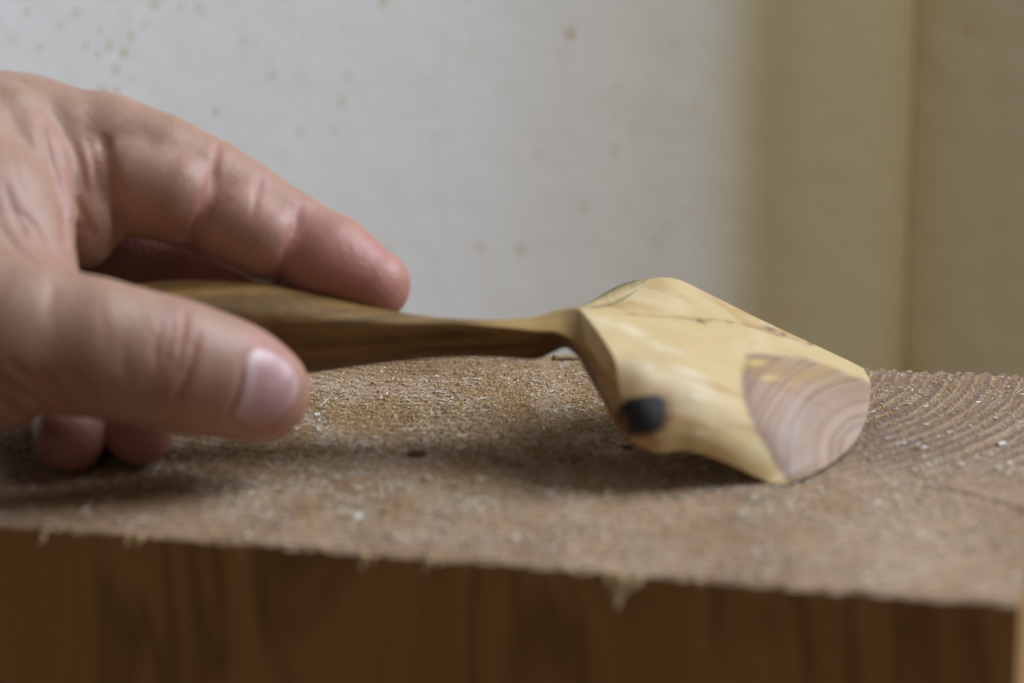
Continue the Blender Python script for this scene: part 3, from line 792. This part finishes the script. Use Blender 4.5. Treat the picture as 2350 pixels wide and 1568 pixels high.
# creases and wrinkles cut (or raised) along lines on the skin: (points, width, depth)
folds = [
 ([(497, 345), (488, 400), (470, 455), (452, 500), (430, 545)], 8, .0010),
 ([(503, 330), (497, 345)], 8, .0004),
 ([(690, 470), (682, 505), (664, 550), (648, 600), (640, 650)], 7, .0009),
 ([(600, 400), (592, 440), (585, 480)], 6, .00025),
 ([(240, 320), (250, 380), (264, 440), (272, 500), (266, 555)], 11, .0034),
 ([(200, 320), (212, 360), (222, 410)], 5, .0006),
 ([(98, 280), (112, 340), (132, 410), (150, 480), (153, 560)], 11, .0036),
 ([(160, 440), (190, 490), (215, 540)], 6, .0006),
 ([(150, 500), (175, 520), (200, 525)], 8, .0004),
 ([(50, 490), (80, 520), (105, 560), (125, 590)], 7, .0013),
 ([(75, 560), (110, 600)], 6, .0004),
 ([(20, 330), (40, 400), (60, 450)], 8, .0003),
 ([(118, 300), (135, 350), (150, 400)], 7, .0007), ([(172, 330), (186, 380), (196, 440)], 6, .0008), ([(10, 420), (30, 480), (60, 540)], 8, .0007),
 ([(0, 520), (40, 570), (90, 610)], 7, .0007), ([(590, 420), (586, 450), (578, 500)], 6, .0003), ([(230, 700), (238, 740), (240, 780)], 12, .0002),
 ([(120, 640), (118, 680), (110, 720)], 12, .0003), ([(290, 770), (284, 820), (290, 870)], 10, .0002),
 # thumb knuckle wrinkles
 ([(424, 715), (420, 760), (414, 810), (398, 870)], 6, .0010), ([(398, 730), (392, 780), (378, 830)], 6, .0007),
 ([(372, 745), (362, 800), (358, 860)], 6, .0007), ([(445, 790), (438, 830), (420, 880), (400, 915)], 7, .0013),
 ([(455, 760), (450, 800)], 5, .0005), ([(352, 770), (346, 830)], 5, .0004), ([(408, 800), (402, 850), (392, 890)], 6, -.0005), ([(430, 800), (424, 840)], 5, -.0004),
 ([(590, 790), (574, 803), (560, 832), (553, 878), (542, 920), (530, 950), (545, 977), (585, 990), (625, 985)], 6, .0015), ([(590, 787), (625, 790), (662, 812)], 6, .0011),
 # folds at the thumb base
 ([(-30, 850), (40, 895), (100, 935)], 9, .0018), ([(-30, 905), (30, 940), (60, 960)], 9, .0016), ([(20, 830), (80, 880), (130, 930)], 8, .0011),
 ([(90, 850), (130, 900), (160, 935)], 9, .0009), ([(170, 860), (205, 905), (225, 935)], 11, .0007),
]
import copy as _copy
hf0 = _copy.copy(hf); hf0.F = hf.F.copy()
for pts, w, dep in folds:
    c = catmull(np.array(pts, float), max(4, int(sum(math.dist(pts[i], pts[i + 1]) for i in range(len(pts) - 1)) / 8)))
    q = hit(hf, c[:, 0], c[:, 1]); wm = w / 11500.0
    n = len(q); taper = np.sin(np.pi * (np.arange(n) + .7) / (n + .4)) ** .5
    m = 0.004
    sl, X, Y, Z = hf.box(q.min(0) - m, q.max(0) + m)
    best = np.full((X.shape[0], Y.shape[1], Z.shape[2]), 0, np.float32)
    for i in range(n - 1):
        d = cone_d(X, Y, Z, q[i], 0, q[i + 1], 0)
        np.maximum(best, taper[i] * np.exp(-(d / wm) ** 2), out=best)
    hf.F[sl] += dep * best
HV, HF_ = surface_nets(hf.F, hf.lo, hf.h)
# light smoothing of the stair steps by pulling to the field
g = lambda p, e: sample(hf, p + e) - sample(hf, p - e)
eps = hf.h * .7
for _ in range(2):
    N_ = np.stack([g(HV, np.array(e) * eps) for e in ((1, 0, 0), (0, 1, 0), (0, 0, 1))], 1); ln = np.linalg.norm(N_, axis=1, keepdims=True) + 1e-9
    HV = HV - N_ / ln * np.clip(sample(hf, HV), -.0004, .0004)[:, None]
# redness by place: fingertips, pads, creases
def near(p, c, s): return np.exp(-(np.linalg.norm(p - c, axis=1) / s) ** 2)
red = .9 * near(HV, P(850, 640, .500), .013) + .55 * near(HV, P(740, 600, .50), .012) + .35 * near(HV, P(560, 470, .505), .012) + .35 * near(HV, P(640, 850, .465), .010) \
    + .55 * near(HV, P(300, 600, .520), .012) + .6 * near(HV, P(480, 620, .520), .013) + .5 * near(HV, P(313, 992, .48), .016) + .5 * near(HV, P(166, 1000, .478), .016) + .3 * near(HV, P(110, 520, .487), .010) + .25 * near(HV, P(400, 450, .5), .012)
for pts, w, dep in folds:
    c = np.array(pts, float); q = hit(hf, c[:, 0], c[:, 1])
    for p in q: red += min(.35, dep * 350) * near(HV, p, .0022)
red = np.clip(red, 0, 1.2)

def skin_mat():
    m = NT("skin"); v = m.coord(); r = m.attr("red", 'Fac')
    n1 = m.noise(v, 120, 4); n2 = m.noise(v, 650, 4, .65); vo = m.node('ShaderNodeTexVoronoi'); vo.inputs['Scale'].default_value = 1100; m.link(v, vo.inputs['Vector'])
    n3_ = m.noise(v, 330, 5, .7)
    base = m.ramp(m.math('ADD', m.math('MULTIPLY', n1, .6), m.math('MULTIPLY', n3_, .4)), [(0.3, (0.355, 0.205, 0.145)), (0.7, (0.455, 0.285, 0.212))])
    col = m.mix(m.math('MULTIPLY', r, .75), base, (0.50, 0.185, 0.175))
    col = m.mix(m.math('MULTIPLY', n2, .18), col, (0.36, 0.17, 0.12))
    m.set(col, 0.46, m.bump(vo.outputs['Distance'], .2, .0003, m.bump(n2, .32, .0004, m.bump(n3_, .18, .0010))), 0.45)
    b = m.b; b.inputs['Subsurface Weight'].default_value = 0.35
    b.inputs['Subsurface Radius'].default_value = (1.0, 0.35, 0.2); b.inputs['Subsurface Scale'].default_value = 0.0025
    return m.m
hand = np_mesh("hand", HV, HF_, skin_mat(), attrs={"red": red})
tag(hand, "bare hand gripping the spoon handle between thumb and fingers", "hand")

# thumbnail: curved plate seated in the skin
nb = np.array([(576, 806), (563, 832), (557, 878), (547, 920), (537, 948), (546, 968), (579, 982), (615, 977), (650, 956), (680, 918), (689, 880), (680, 848), (657, 820), (620, 799), (592, 796)], float)
nb = np.vstack([nb, nb[:1]])
ring_ = catmull(nb, 64)[:-1]; cen = np.array([618, 888.])
V = []; NR = 22; tn = []
g0 = lambda p, e: sample(hf0, p + e) - sample(hf0, p - e)
for i in range(NR + 1):
    t = i / NR; q = cen + (ring_ - cen) * t if i else cen[None]
    h3 = hit(hf0, q[:, 0], q[:, 1])
    lift = 0.00022 * (1 - t ** 14) - 0.00030 * (t ** 10)
    grad = np.stack([g0(h3, np.array(e) * eps * 3) for e in ((1, 0, 0), (0, 1, 0), (0, 0, 1))], 1); grad /= np.linalg.norm(grad, axis=1, keepdims=True) + 1e-9
    V.append(h3 + grad * lift); tn.append(q)
K = len(ring_)
Vn = np.vstack(V); tn = np.vstack(tn)
fx = []
for i in range(1, NR):
    a = 1 + (i - 1) * K
    for k in range(K): fx.append((a + k, a + (k + 1) % K, a + K + (k + 1) % K, a + K + k))
f0 = [(0, 1 + k, 1 + (k + 1) % K) for k in range(K)]
me = bpy.data.meshes.new("thumbnail"); me.from_pydata([tuple(p) for p in Vn], [], [tuple(reversed(t)) for t in f0 + fx]); me.update()
for p in me.polygons: p.use_smooth = True
lun = (1 - sst(12, 40, tn[:, 0] - np.interp(tn[:, 1], [790, 832, 878, 920, 948, 990], [580, 563, 557, 547, 540, 560]))) * sst(-75, -30, -(tn[:, 1] - 900))
edge = sst(664, 686, tn[:, 0] + (tn[:, 1] - 890) * .15)
a = me.attributes.new("pale", 'FLOAT', 'POINT'); a.data.foreach_set("value", np.clip(lun * .6 + edge * .7, 0, 1).astype(np.float32))
nm = NT("nail"); n_ = nm.noise(nm.coord((1, 1, 1)), 300, 3)
nc = nm.mix(nm.attr("pale", 'Fac'), nm.mix(n_, (0.52, 0.315, 0.33), (0.46, 0.245, 0.26)), (0.68, 0.56, 0.56))
me.materials.append(nm.set(nc, 0.36, nm.bump(nm.noise(nm.coord((1, 1, 1)), 900, 2), .05, .0002), 0.6))
nm.b.inputs['Subsurface Weight'].default_value = .2; nm.b.inputs['Subsurface Radius'].default_value = (1, .4, .3); nm.b.inputs['Subsurface Scale'].default_value = .0012
nail = bpy.data.objects.new("thumbnail", me); C.objects.link(nail); nail.parent = hand
